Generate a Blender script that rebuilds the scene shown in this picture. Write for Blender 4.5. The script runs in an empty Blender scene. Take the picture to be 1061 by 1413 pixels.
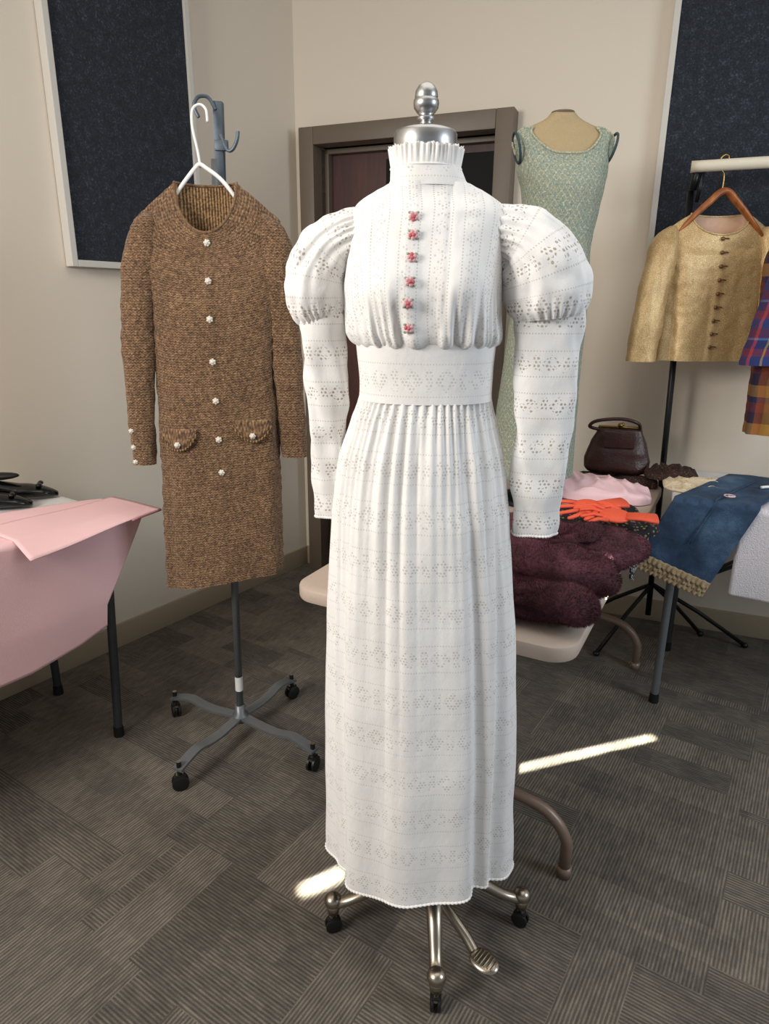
import bpy, bmesh, math, random
from mathutils import Vector, Matrix, noise
from mathutils.bvhtree import BVHTree
random.seed(4)
S=bpy.context.scene; COL=S.collection
pi=math.pi
# ---------------------------------------------------------------- materials
def srgb(h):
    h=h.lstrip('#'); c=[int(h[i:i+2],16)/255 for i in (0,2,4)]
    return tuple((x/12.92 if x<=.04045 else ((x+.055)/1.055)**2.4) for x in c)+(1,)
class NT:
    def __init__(s,name):
        s.m=bpy.data.materials.new(name); s.m.use_nodes=True; s.t=s.m.node_tree
        s.p=s.t.nodes['Principled BSDF']
    def n(s,typ,**kw):
        x=s.t.nodes.new(typ)
        for k,v in kw.items(): setattr(x,k,v)
        return x
    def put(s,inp,v):
        if hasattr(v,'default_value') or isinstance(v,bpy.types.NodeSocket): s.t.links.new(v,inp)
        else: inp.default_value=v
    def m_(s,op,a,b=0.0,c=0.0,clamp=False):
        x=s.n('ShaderNodeMath',operation=op); x.use_clamp=clamp
        s.put(x.inputs[0],a); s.put(x.inputs[1],b); s.put(x.inputs[2],c); return x.outputs[0]
    def mix(s,f,a,b,mode='MIX'):
        x=s.n('ShaderNodeMix',data_type='RGBA',blend_type=mode)
        s.put(x.inputs[0],f); s.put(x.inputs[6],a); s.put(x.inputs[7],b); return x.outputs[2]
    def ramp(s,f,stops,interp='LINEAR'):
        x=s.n('ShaderNodeValToRGB'); r=x.color_ramp; r.interpolation=interp
        while len(r.elements)<len(stops): r.elements.new(.5)
        for e,(p,c) in zip(r.elements,stops): e.position=p; e.color=c
        s.put(x.inputs[0],f); return x.outputs[0]
    def obj(s): return s.n('ShaderNodeTexCoord').outputs['Object']
    def uv(s): return s.n('ShaderNodeTexCoord').outputs['UV']
    def noise(s,vec,scale,detail=2,rough=.5):
        x=s.n('ShaderNodeTexNoise'); s.put(x.inputs['Vector'],vec); x.inputs['Scale'].default_value=scale
        x.inputs['Detail'].default_value=detail; x.inputs['Roughness'].default_value=rough; return x.outputs[0]
    def vor(s,vec,scale,feat='F1'):
        x=s.n('ShaderNodeTexVoronoi',feature=feat); s.put(x.inputs['Vector'],vec); x.inputs['Scale'].default_value=scale; return x
    def mapping(s,vec,rot=(0,0,0),scale=(1,1,1)):
        x=s.n('ShaderNodeMapping'); s.put(x.inputs[0],vec); x.inputs['Rotation'].default_value=rot; x.inputs['Scale'].default_value=scale; return x.outputs[0]
    def bump(s,h,strength,dist=.01):
        x=s.n('ShaderNodeBump'); s.put(x.inputs['Height'],h); x.inputs['Strength'].default_value=strength; x.inputs['Distance'].default_value=dist
        s.t.links.new(x.outputs[0],s.p.inputs['Normal'])
    def base(s,c): s.put(s.p.inputs['Base Color'],c)
    def set(s,rough=.6,metal=0,**kw):
        s.p.inputs['Roughness'].default_value=rough; s.p.inputs['Metallic'].default_value=metal
        for k,v in kw.items(): s.p.inputs[k].default_value=v
        return s.m
def simple(name,c,rough=.6,metal=0,nscale=60,amt=.15,bump=.1,**kw):
    t=NT(name); c=srgb(c) if isinstance(c,str) else c
    nz=t.noise(t.obj(),nscale,3)
    c2=tuple(x*(1-amt*1.6) for x in c[:3])+(1,)
    t.base(t.mix(nz,c2,c)); t.bump(nz,bump,.003)
    return t.set(rough,metal,**kw)
def wallmat(name,c,c2):
    t=NT(name); o=t.obj()
    t.base(t.mix(t.noise(o,.8,2),srgb(c),srgb(c2))); t.bump(t.noise(o,220,2),.12,.002); return t.set(.85)
M_wall=wallmat('wall_paint','#d2c7b7','#d8cdbd')
M_ceil=wallmat('ceiling_paint','#d8d4cc','#dedad2')
M_base=simple('baseboard_vinyl','#a3947c',.55,amt=.05)
M_frame=simple('bronze_frame','#675a4d',.45,nscale=30,amt=.05)
def wood(name,a,b,rough=.4):
    t=NT(name); v=t.mapping(t.obj(),scale=(14,14,1.2)); n=t.noise(v,3,4)
    t.base(t.ramp(n,[(.3,srgb(a)),(.7,srgb(b))])); return t.set(rough)
M_doorwood=wood('door_wood','#2c0e09','#4d1c12',.5)
M_dark=simple('doorway_dark','#060607',.6,amt=.05,bump=0,**{'Specular IOR Level':.2})  # near-black colour painted as the unlit interior of the doorway
M_white_trim=simple('panel_trim','#c9c5bd',.5,amt=.03,bump=.02)
def speck():
    t=NT('acoustic_fabric'); o=t.obj()
    n=t.noise(o,170,3,.7); n2=t.noise(o,40,2)
    f=t.m_('ADD',t.m_('MULTIPLY',n,.75),t.m_('MULTIPLY',n2,.25))
    t.base(t.ramp(f,[(.35,srgb('#14181f')),(.55,srgb('#252a33')),(.72,srgb('#525864'))])); t.bump(n,.5,.004); return t.set(.95)
M_acou=speck()
def carpet():
    t=NT('carpet_tiles'); o=t.mapping(t.obj(),rot=(0,0,math.radians(33)))
    sep=t.n('ShaderNodeSeparateXYZ'); t.put(sep.inputs[0],o); X,Y=sep.outputs[0],sep.outputs[1]
    def cell(sx,sy,offs):
        cy=t.m_('FLOOR',t.m_('DIVIDE',Y,sy)); 
        cx=t.m_('FLOOR',t.m_('ADD',t.m_('DIVIDE',X,sx),t.m_('MULTIPLY',cy,offs)))
        c=t.n('ShaderNodeCombineXYZ'); t.put(c.inputs[0],cx); t.put(c.inputs[1],cy)
        w=t.n('ShaderNodeTexWhiteNoise',noise_dimensions='2D'); t.put(w.inputs['Vector'],c.outputs[0]); return w.outputs['Value']
    big=cell(.61,.61,0); mid=cell(.26,.10,.43); mid2=cell(.12,.31,.37); sm=cell(.08,.06,.29)
    bsel=t.m_('GREATER_THAN',big,.5)
    patch=t.m_('ADD',t.m_('MULTIPLY',bsel,mid),t.m_('MULTIPLY',t.m_('SUBTRACT',1,bsel),mid2))
    d=t.m_('GREATER_THAN',t.m_('ADD',t.m_('MULTIPLY',patch,.5),t.m_('MULTIPLY',big,.5)),.48)
    coord=t.m_('ADD',t.m_('MULTIPLY',d,X),t.m_('MULTIPLY',t.m_('SUBTRACT',1,d),Y))
    oth=t.m_('ADD',t.m_('MULTIPLY',d,Y),t.m_('MULTIPLY',t.m_('SUBTRACT',1,d),X))
    st=t.m_('SINE',t.m_('MULTIPLY',coord,2*pi/.0080))
    c=t.n('ShaderNodeCombineXYZ'); t.put(c.inputs[0],t.m_('MULTIPLY',coord,130)); t.put(c.inputs[1],t.m_('MULTIPLY',oth,24)); t.put(c.inputs[2],patch)
    ln=t.noise(c.outputs[0],1.0,3,.65)
    fib=t.noise(o,330,3,.7); blot=t.noise(o,6,3)
    f=t.m_('ADD',t.m_('MULTIPLY',t.m_('ADD',st,1),.12),t.m_('MULTIPLY',ln,.42))
    f=t.m_('ADD',f,t.m_('MULTIPLY',fib,.28))
    f=t.m_('ADD',f,t.m_('MULTIPLY',t.m_('SUBTRACT',patch,.5),.13))
    f=t.m_('ADD',f,t.m_('MULTIPLY',t.m_('SUBTRACT',big,.5),.04))
    f=t.m_('ADD',f,t.m_('MULTIPLY',t.m_('SUBTRACT',sm,.5),.06))
    f=t.m_('ADD',f,t.m_('MULTIPLY',t.m_('SUBTRACT',blot,.5),.20))
    t.base(t.ramp(f,[(.25,srgb('#3a3531')),(.48,srgb('#58524b')),(.72,srgb('#877d6f'))]))
    t.bump(f,.3,.003); return t.set(.95)
M_carpet=carpet()
def lace(name,mode='h',hole=.75,period=.105,tint='#f5f2ef',hcol='#a39a8b',mw=.055,sp=.0052,mot=1,rows=(.06,.66),rowk=.8):
    t=NT(name); u0=t.uv(); sep=t.n('ShaderNodeSeparateXYZ'); t.put(sep.inputs[0],u0); U,Vv=sep.outputs[0],sep.outputs[1]
    if mode=='v': U2,V2=Vv,U
    else: U2,V2=U,Vv
    vv=t.m_('FRACT',t.m_('DIVIDE',V2,period)); rowid=t.m_('FLOOR',t.m_('DIVIDE',V2,period))
    def dots(dvm,sp_,rad,uoff=0.0):
        du=t.m_('SUBTRACT',t.m_('FRACT',t.m_('ADD',t.m_('DIVIDE',U2,sp_),uoff)),.5)
        r=t.m_('SQRT',t.m_('ADD',t.m_('MULTIPLY',du,du),t.m_('MULTIPLY',dvm,dvm)))
        return t.m_('LESS_THAN',r,rad)
    def row(pos,sp_,rad): return dots(t.m_('DIVIDE',t.m_('MULTIPLY',t.m_('SUBTRACT',vv,pos),period),sp_),sp_,rad)
    h=t.m_('MULTIPLY',t.m_('MAXIMUM',row(rows[0],.0048,.25),row(rows[1],.0048,.25)),rowk)
    mc=(rows[0]+rows[1])/2
    um=t.m_('SUBTRACT',t.m_('FRACT',t.m_('ADD',t.m_('DIVIDE',U2,mw),t.m_('MULTIPLY',rowid,.37))),.5)
    vm=t.m_('MULTIPLY',t.m_('SUBTRACT',vv,mc),period)
    au=t.m_('ABSOLUTE',t.m_('MULTIPLY',um,mw)); av=t.m_('ABSOLUTE',vm); hh=(rows[1]-rows[0])*period*.38
    dia=t.m_('ADD',t.m_('DIVIDE',au,mw*.36),t.m_('DIVIDE',av,hh))
    inside=t.m_('MULTIPLY',t.m_('LESS_THAN',dia,1.0),t.m_('GREATER_THAN',dia,.28))
    side=t.m_('MULTIPLY',t.m_('LESS_THAN',t.m_('ABSOLUTE',t.m_('SUBTRACT',au,mw*.44)),mw*.05),t.m_('LESS_THAN',av,hh*.9))
    mask=t.m_('MAXIMUM',inside,side)
    fv=t.m_('DIVIDE',vm,sp); odd=t.m_('MULTIPLY',t.m_('FLOOR',fv),.5); dvl=t.m_('SUBTRACT',t.m_('FRACT',fv),.5)
    lat=dots(dvl,sp*1.15,.33,odd)
    brk=t.m_('GREATER_THAN',t.noise(u0,90,1),.44)
    fade=t.m_('ADD',.35,t.m_('MULTIPLY',t.noise(u0,7,2),1.1),0,True)
    h=t.m_('MAXIMUM',h,t.m_('MULTIPLY',t.m_('MULTIPLY',t.m_('MULTIPLY',mask,lat),brk),mot))
    h=t.m_('MULTIPLY',h,fade)
    wr=t.noise(t.mapping(t.obj(),scale=(1,1,.6)),20,4,.55); wv=t.noise(u0,500,2)
    base=t.mix(wv,srgb('#e6e4e2'),srgb(tint))
    t.base(t.mix(t.m_('MULTIPLY',h,hole),base,srgb(hcol)))
    t.bump(t.m_('ADD',t.m_('SUBTRACT',t.m_('MULTIPLY',wv,.3),t.m_('MULTIPLY',h,.8)),t.m_('MULTIPLY',wr,3.6)),.35,.003)
    return t.set(.8,**{'Sheen Weight':.05})
M_lace=lace('eyelet_lace',hole=.52,period=.082); M_lace_s=lace('sleeve_lace',hole=.85,period=.068,hcol='#9c8872',sp=.006,mw=.048,rowk=.6); M_lace_b=lace('bodice_lace','v',.55,.048,mot=.85,mw=.04,rowk=1.0); M_lace_w=lace('waist_lace',hole=.5,period=.085,rows=(.15,.75))
M_trim=simple('white_trim','#f2efeb',.8,amt=.05)
def chrome(name,c,r): return simple(name,c,r,1,nscale=15,amt=.06,bump=.02)
M_pewter=chrome('pewter','#b3a999',.3); M_silver=chrome('brushed_silver','#b4b4b4',.36)
M_steel=simple('grey_steel','#7b7f82',.42,.5,amt=.08); M_bluegrey=simple('blue_grey_steel','#4f5a64',.45,.4,amt=.1)
M_black=simple('black_rubber','#101010',.5); M_blackm=simple('black_metal','#15161a',.4,.3)
M_rose=simple('rose_pink','#f2bcc1',.6,nscale=500,amt=.3); M_rosed=simple('rose_red','#dc6a74',.6,nscale=300,amt=.2); M_leaf=simple('leaf_green','#a3b590',.6)
M_linen=simple('linen_cover','#b39e78',.9,nscale=300,amt=.2,bump=.3)
def tweed(name,dark,mid,light,sc=160):
    t=NT(name); u0=t.uv()
    v=t.mapping(u0,scale=(1.0,1.5,1)); vo=t.vor(v,sc*1.3); n=t.noise(t.obj(),sc*.8,4,.7); n3=t.noise(t.obj(),9,2)
    sep=t.n('ShaderNodeSeparateXYZ'); t.put(sep.inputs[0],u0)
    zz=t.m_('SINE',t.m_('ADD',t.m_('MULTIPLY',sep.outputs[1],2*pi/.007),t.m_('MULTIPLY',t.m_('PINGPONG',sep.outputs[0],.0045),600)))
    f=t.m_('ADD',t.m_('MULTIPLY',n,.80),t.m_('MULTIPLY',vo.outputs['Distance'],-.30)); f=t.m_('ADD',f,t.m_('MULTIPLY',zz,.09)); f=t.m_('ADD',f,t.m_('MULTIPLY',n3,.12))
    t.base(t.ramp(f,[(.13,srgb(dark)),(.38,srgb(mid)),(.70,srgb(light))])); t.bump(f,.9,.005); return t.set(.85,**{'Sheen Weight':.15})
M_coat=tweed('brown_boucle_knit','#3f2a19','#7d5d3f','#c4a279')
def ribs():
    t=NT('ribbed_lining'); sep=t.n('ShaderNodeSeparateXYZ'); t.put(sep.inputs[0],t.obj())
    w=t.m_('SINE',t.m_('MULTIPLY',sep.outputs[0],2*pi/.0075)); n=t.noise(t.obj(),200,2)
    f=t.m_('ADD',t.m_('MULTIPLY',w,.22),n); t.base(t.ramp(f,[(.25,srgb('#3c2817')),(.5,srgb('#6e5233')),(.75,srgb('#a5845a'))])); t.bump(f,.7,.004); return t.set(.9)
M_coat_in=ribs()
M_pearl=simple('pearl_button','#e9e2d3',.25,nscale=200,amt=.2)
M_plastic=simple('white_plastic','#e8e8e6',.35,amt=.03)
M_pinkcloth=simple('pink_linen','#eec3c5',.85,nscale=500,amt=.08,bump=.25)
M_pinkdark=simple('pink_facing','#c48087',.85)
M_pinklight=simple('pale_pink_satin','#f2cbd0',.5,nscale=30,amt=.06)
M_tabletop=simple('grey_table_laminate','#d9d7d4',.5,amt=.04)
M_beige=simple('beige_plastic','#c6b3a4',.5,nscale=200,amt=.08)
M_tan=simple('tan_tube','#8b7768',.4,.3,amt=.06)
M_gunmetal=simple('gunmetal_leg','#4b4e52',.4,.5)
def fur():
    t=NT('burgundy_fur'); o=t.obj(); n=t.noise(o,13,4,.7); n2=t.noise(o,160,3,.7)
    f=t.m_('ADD',t.m_('MULTIPLY',n,.7),t.m_('MULTIPLY',n2,.3))
    t.base(t.ramp(f,[(.3,srgb('#1e080d')),(.5,srgb('#421821')),(.7,srgb('#6f3d4b'))])); t.bump(f,.6,.010); return t.set(.8,**{'Sheen Weight':.5,'Sheen Tint':srgb('#a06070')})
M_fur=fur()
def gold():
    t=NT('gold_lame'); o=t.obj(); n=t.noise(o,480,3,.8); n2=t.noise(t.mapping(o,scale=(1,1,.3)),16,3)
    f=t.m_('ADD',t.m_('MULTIPLY',n,.8),t.m_('MULTIPLY',n2,.2))
    t.base(t.ramp(f,[(.36,srgb('#93744a')),(.50,srgb('#c2a06c')),(.64,srgb('#f3dfb2'))])); t.bump(t.m_('ADD',t.m_('MULTIPLY',n2,.8),t.m_('MULTIPLY',n,.25)),.4,.006); return t.set(.45,.3)
M_gold=gold()
M_goldlin=simple('peach_lining','#d0a483',.5)
M_hwood=wood('hanger_wood','#7c431f','#b06a35')
def aqua():
    t=NT('aqua_crochet'); u0=t.uv(); sep=t.n('ShaderNodeSeparateXYZ'); t.put(sep.inputs[0],u0); U,V=sep.outputs[0],sep.outputs[1]
    fr=t.m_('FLOOR',t.m_('DIVIDE',V,.012))
    a=t.m_('ABSOLUTE',t.m_('SINE',t.m_('ADD',t.m_('MULTIPLY',U,pi/.017),t.m_('MULTIPLY',fr,pi/2))))
    b=t.m_('FRACT',t.m_('DIVIDE',V,.012)); d=t.m_('ABSOLUTE',t.m_('SUBTRACT',a,b)); n=t.noise(t.obj(),210,3,.7)
    line=t.m_('LESS_THAN',d,.25)
    f=t.m_('ADD',t.m_('MULTIPLY',line,.12),n)
    t.base(t.ramp(f,[(.28,srgb('#5f7876')),(.47,srgb('#8ca19c')),(.60,srgb('#aaa583')),(.78,srgb('#d3d8cc'))])); t.bump(f,.9,.006); return t.set(.85)
M_aqua=aqua(); M_teal=simple('teal_binding','#2f464c',.7)
def plaid(name,us,vs,p=.13):
    t=NT(name); u0=t.uv(); sep=t.n('ShaderNodeSeparateXYZ'); t.put(sep.inputs[0],u0)
    fu=t.m_('FRACT',t.m_('DIVIDE',sep.outputs[0],p)); fv=t.m_('FRACT',t.m_('DIVIDE',sep.outputs[1],p))
    cu=t.ramp(fu,us,'CONSTANT'); cv=t.ramp(fv,vs,'CONSTANT'); n=t.noise(t.obj(),350,2)
    t.base(t.mix(t.m_('MULTIPLY',n,.45),t.mix(.5,cu,cv),srgb('#1a1a22'))); t.bump(n,.5,.003); return t.set(.9)
q=srgb
M_plaid=plaid('wool_plaid',[(0,q('#2a3b7e')),(.28,q('#5a2b50')),(.46,q('#c8453f')),(.54,q('#223066')),(.80,q('#c9a43e')),(.86,q('#2a3b7e'))],[(0,q('#2a3f78')),(.25,q('#8a2c3a')),(.45,q('#222c62')),(.68,q('#5a82b8')),(.74,q('#6a2a42'))],.12)
M_plaid2=plaid('yellow_brown_plaid',[(0,q('#b9883a')),(.25,q('#6a2f28')),(.5,q('#2b294f')),(.8,q('#a55530'))],[(0,q('#b9883a')),(.3,q('#3a242c')),(.6,q('#7e332b')),(.85,q('#24284f'))])
M_coral=simple('coral_fabric','#f4603f',.6,nscale=100,amt=.1)
def florals(name,bg,cols,sc,th=.32):
    t=NT(name); o=t.obj(); v=t.vor(o,sc); n=t.noise(o,sc*1.4,3)
    c=t.ramp(n,[(.3,q(cols[0])),(.45,q(cols[1])),(.55,q(cols[2])),(.65,q(cols[3]))],'CONSTANT')
    t.base(t.mix(t.m_('LESS_THAN',v.outputs['Distance'],th),q(bg),c)); t.bump(v.outputs['Distance'],.6,.004); return t.set(.85)
M_floral=florals('embroidered_black','#15121a',['#a04a70','#4f7a4f','#b09242','#5a4a8a'],75)
M_crochet=florals('black_white_crochet','#111014',['#e6e2dc','#d6d2cc','#e6e2dc','#1a1a1a'],110)
M_beads=florals('brown_beaded','#2b1913',['#6a4030','#3d241a','#8a5a3a','#2b1913'],150)
M_cream=florals('cream_print','#d8c7a8',['#c8574a','#e8dcc0','#b59a6a','#e0d0b0'],90,.25)
M_leather=simple('brown_leather','#3b1d16',.4,nscale=120,amt=.35,bump=.6)
M_brass=chrome('brass','#a98a55',.3)
def denim():
    t=NT('denim'); o=t.obj(); n=t.noise(o,8,4,.6); n2=t.noise(o,450,2)
    f=t.m_('ADD',t.m_('MULTIPLY',n,.7),t.m_('MULTIPLY',n2,.3))
    t.base(t.ramp(f,[(.3,q('#19273c')),(.5,q('#2c4561')),(.72,q('#5d7a95'))])); t.bump(t.noise(o,16,3),.5,.012); return t.set(.85)
M_denim=denim()
M_terry=simple('white_terry','#efe8ec',.95,nscale=260,amt=.12,bump=1)
M_laceb=simple('beige_lace','#b8a07c',.85,nscale=300,amt=.4,bump=.6)
M_patent=simple('black_patent','#0a0a0b',.12,amt=.05,bump=0)
M_rail=simple('cream_rail','#dcd2bd',.5,amt=.03)
M_label=simple('paper_label','#e6e6e2',.6,amt=.03)
M_plate=simple('neck_plate','#6b5a44',.6); M_bbtn=simple('bronze_button','#7a5a3a',.4,.5)
# ---------------------------------------------------------------- builders
def link(o,parent=None,label=None,cat=None,group=None,kind=None):
    COL.objects.link(o)
    if parent: o.parent=parent
    if label:o['label']=label
    if cat:o['category']=cat
    if group:o['group']=group
    if kind:o['kind']=kind
    return o
def empty(name,loc,label,cat,group=None):
    e=bpy.data.objects.new(name,None); e.location=loc; e.empty_display_size=.05
    return link(e,None,label,cat,group)
def finish(name,me,mats,parent,smooth=True,**kw):
    for m in (mats if isinstance(mats,(list,tuple)) else [mats]): me.materials.append(m)
    if smooth:
        for p in me.polygons: p.use_smooth=True
    o=bpy.data.objects.new(name,me)
    link(o,parent,**kw)
    if parent: 
        o.matrix_parent_inverse=Matrix.Translation(-Vector(parent.location))
    return o
class B:
    def __init__(s): s.bm=bmesh.new()
    def mark(s): s.bm.faces.ensure_lookup_table(); s.k=len(s.bm.faces)
    def seti(s,mi):
        s.bm.faces.ensure_lookup_table()
        for f in s.bm.faces[s.k:]: f.material_index=mi
    def tube(s,pts,r,n=10,mi=0,cap=True,flat=1.0):
        s.mark(); pts=[Vector(p) for p in pts]; rs=r if isinstance(r,(list,tuple)) else [r]*len(pts)
        up=None; prev=None
        for i,p in enumerate(pts):
            d=(pts[min(i+1,len(pts)-1)]-pts[max(i-1,0)]).normalized()
            if up is None:
                a=Vector((0,0,1)) if abs(d.z)<.9 else Vector((0,1,0)); x=d.cross(a).normalized()
            else: x=(up-d*up.dot(d)).normalized()
            up=x; y=d.cross(x)
            ring=[s.bm.verts.new(p+(x*math.cos(2*pi*k/n)+y*math.sin(2*pi*k/n)*flat)*rs[i]) for k in range(n)]
            if prev:
                for k in range(n): s.bm.faces.new((prev[k],prev[(k+1)%n],ring[(k+1)%n],ring[k]))
            elif cap: s.bm.faces.new(ring[::-1])
            prev=ring
        if cap: s.bm.faces.new(prev)
        s.seti(mi); return s
    def sphere(s,c,r,mi=0,u=14,v=8,rot=None):
        s.mark(); r=(r,r,r) if isinstance(r,(int,float)) else r
        M=Matrix.Translation(c)@((rot or Matrix.Identity(3)).to_4x4())@Matrix.Diagonal((*r,1))
        bmesh.ops.create_uvsphere(s.bm,u_segments=u,v_segments=v,radius=1,matrix=M); s.seti(mi); return s
    def box(s,c,size,rot=None,bev=.003,mi=0,seg=2):
        s.mark(); M=Matrix.Translation(c)@((rot or Matrix.Identity(3)).to_4x4())@Matrix.Diagonal((*size,1))
        g=bmesh.ops.create_cube(s.bm,size=1,matrix=M)
        if bev:
            es=list({e for v in g['verts'] for e in v.link_edges})
            bmesh.ops.bevel(s.bm,geom=es,offset=bev,segments=seg,affect='EDGES',profile=.6)
        s.seti(mi); return s
    def lathe(s,prof,c=(0,0),n=32,mi=0):
        s.mark(); prev=None
        for r,z in prof:
            ring=[s.bm.verts.new((c[0]+r*math.cos(2*pi*k/n),c[1]+r*math.sin(2*pi*k/n),z)) for k in range(n)]
            if prev:
                for k in range(n): s.bm.faces.new((prev[k],prev[(k+1)%n],ring[(k+1)%n],ring[k]))
            prev=ring
        s.seti(mi); return s
    def obj(s,name,mats,parent=None,smooth=True,**kw):
        me=bpy.data.meshes.new(name); bmesh.ops.recalc_face_normals(s.bm,faces=s.bm.faces[:]); s.bm.to_mesh(me); s.bm.free()
        return finish(name,me,mats,parent,smooth,**kw)
def autosm(o,ang=40):
    o.data.set_sharp_from_angle(angle=math.radians(ang)); return o
def loft(name,rings,mat,parent,capb=False,capt=False,**kw):
    n=len(rings[0]); vs=[v for r in rings for v in r]; fs=[];uv=[]
    us=[];vv=[0]
    for r in rings:
        a=[0]
        for k in range(n): a.append(a[-1]+(Vector(r[k])-Vector(r[(k+1)%n])).length)
        us.append([x-a[-1]/2 for x in a])
    ks=list(range(0,n,max(1,n//8)))
    for i in range(1,len(rings)):
        vv.append(vv[-1]+sum((Vector(rings[i][k])-Vector(rings[i-1][k])).length for k in ks)/len(ks))
    for i in range(len(rings)-1):
        for k in range(n):
            k2=(k+1)%n
            fs.append((i*n+k,i*n+k2,(i+1)*n+k2,(i+1)*n+k))
            uv+= [(us[i][k],vv[i]),(us[i][k+1],vv[i]),(us[i+1][k+1],vv[i+1]),(us[i+1][k],vv[i+1])]
    if capb: fs.append(tuple(range(n))[::-1]); uv+=[(0,0)]*n
    if capt: fs.append(tuple((len(rings)-1)*n+k for k in range(n))); uv+=[(0,0)]*n
    me=bpy.data.meshes.new(name); me.from_pydata([tuple(v) for v in vs],[],fs); L=me.uv_layers.new(name='UVMap')
    L.data.foreach_set('uv',[c for p in uv for c in p]); me.update()
    bm=bmesh.new(); bm.from_mesh(me); bmesh.ops.recalc_face_normals(bm,faces=bm.faces[:]); bm.to_mesh(me); bm.free()
    return finish(name,me,mat,parent,**kw)
def ring(cx,cy,z,hw,hd,n=96,e=2.2,fn=None):
    out=[]
    for k in range(n):
        th=pi/2+2*pi*k/n   # seam at the back (+y)
        c,s_=math.cos(th),math.sin(th)
        x=hw*math.copysign(abs(c)**(2/e),c); y=hd*math.copysign(abs(s_)**(2/e),s_)
        p=Vector((cx+x,cy+y,z))
        if fn: p=fn(p,th,Vector((c,s_,0)))
        out.append(p)
    return out
def lerp(a,b,t): return a+(b-a)*t
def interp(keys,z):
    if z<=keys[0][0]: return keys[0][1:]
    for a,b in zip(keys,keys[1:]):
        if z<=b[0]:
            t=(z-a[0])/(b[0]-a[0]); return tuple(lerp(x,y,t) for x,y in zip(a[1:],b[1:]))
    return keys[-1][1:]
def sinterp(keys,z):
    n=len(keys)
    if z<=keys[0][0]: return keys[0][1:]
    if z>=keys[-1][0]: return keys[-1][1:]
    for i in range(n-1):
        if z<=keys[i+1][0]:
            t=(z-keys[i][0])/(keys[i+1][0]-keys[i][0]); a=keys[max(i-1,0)][1:];b=keys[i][1:];c=keys[i+1][1:];d=keys[min(i+2,n-1)][1:]
            return tuple(.5*(2*q1+(q2-q0)*t+(2*q0-5*q1+4*q2-q3)*t*t+(3*q1-q0-3*q2+q3)*t**3) for q0,q1,q2,q3 in zip(a,b,c,d))
def grid(name,fn,nu,nv,mat,parent,thick=.003,**kw):
    vs=[];fs=[]
    for j in range(nv+1):
        for i in range(nu+1): vs.append(tuple(fn(i/nu,j/nv)))
    for j in range(nv):
        for i in range(nu):
            a=j*(nu+1)+i; fs.append((a,a+1,a+nu+2,a+nu+1))
    lu=(Vector(vs[nu])-Vector(vs[0])).length; lv=(Vector(vs[-1])-Vector(vs[nu])).length
    me=bpy.data.meshes.new(name); me.from_pydata(vs,[],fs)
    L=me.uv_layers.new(name='UVMap'); 
    for p in me.polygons:
        for li,vi in zip(p.loop_indices,p.vertices): L.data[li].uv=((vi%(nu+1))/nu*lu,(vi//(nu+1))/nv*lv)
    o=finish(name,me,mat,parent,**kw)
    if thick: md=o.modifiers.new('sol','SOLIDIFY'); md.thickness=thick; md.offset=-1
    return o
def nz(p,s=1): return noise.noise(Vector(p)*s)
def bvh(o): return BVHTree.FromPolygons([v.co.copy() for v in o.data.vertices],[tuple(p.vertices) for p in o.data.polygons])
def front(t,x,z,y0=-1,default=1.0):
    h=t.ray_cast(Vector((x,y0,z)),Vector((0,1,0)))[0]; return h.y if h else default
def smooth(pts,n=6):
    pts=[Vector(p) for p in pts]; out=[]
    for i in range(len(pts)-1):
        a=pts[max(i-1,0)];b=pts[i];c=pts[i+1];d=pts[min(i+2,len(pts)-1)]
        for k in range(n):
            t=k/n; out.append(.5*(2*b+(c-a)*t+(2*a-5*b+4*c-d)*t*t+(3*b-a-3*c+d)*t**3))
    out.append(pts[-1]); return out
# ---------------------------------------------------------------- camera
p=math.radians(17.2); r=math.radians(.52)
fw=Vector((0,math.cos(p),-math.sin(p))); a=Vector((1,0,0)); u=a.cross(fw)
rt=a*math.cos(r)+u*math.sin(r); up=u*math.cos(r)-a*math.sin(r)
cam=bpy.data.cameras.new('camera'); co=bpy.data.objects.new('camera',cam); COL.objects.link(co)
M=Matrix((rt,up,-fw)).transposed().to_4x4(); M.translation=(0,0,1.35); co.matrix_world=M
cam.sensor_fit='VERTICAL'; cam.sensor_height=36; cam.sensor_width=36; cam.lens=925/1413*36; cam.clip_start=.02; S.camera=co
# ---------------------------------------------------------------- room
K=Vector((-.42,3.42,0)); BX=Vector((.926,-.378,0)).normalized(); BN=Vector((-.378,-.926,0)).normalized()
LX=Vector((-.571,-.821,0)).normalized(); LN=Vector((.821,-.571,0)).normalized()
def RM(x,nrm): return Matrix((x,nrm,Vector((0,0,1)))).transposed()
RB=RM(BX,BN); RL=RM(LX,LN)
def wb(s,z,d=0): return K+BX*s+BN*d+Vector((0,0,z))
def wl(s,z,d=0): return K+LX*s+LN*d+Vector((0,0,z))
def slab(name,pts,nd,mat,**kw):
    b=B(); f=pts[0]
    for (s0,s1,z0,z1) in pts[1]:
        c=(f(s0,z0)+f(s1,z1))/2-nd*.06
        b.box(c,(abs(s1-s0),.12,z1-z0),RB if f is wb else RL,0)
    return b.obj(name,mat,None,False,kind='structure',**kw)
d0,d1,dz=.13,.945,2.02
slab('wall_back',(wb,[(-.05,d0,0,2.75),(d0,d1,dz,2.75),(d1,4.4,0,2.75)]),BN,M_wall)
slab('wall_left',(wl,[(0,5.6,0,2.75)]),LN,M_wall)
b=B(); b.box((.6,.6,-.05),(8,7.4,.1),None,0); b.obj('floor',M_carpet,None,False,kind='structure')
b=B(); b.box((.6,.6,2.80),(8,7.4,.1),None,0); b.obj('ceiling',M_ceil,None,False,kind='structure')
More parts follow.
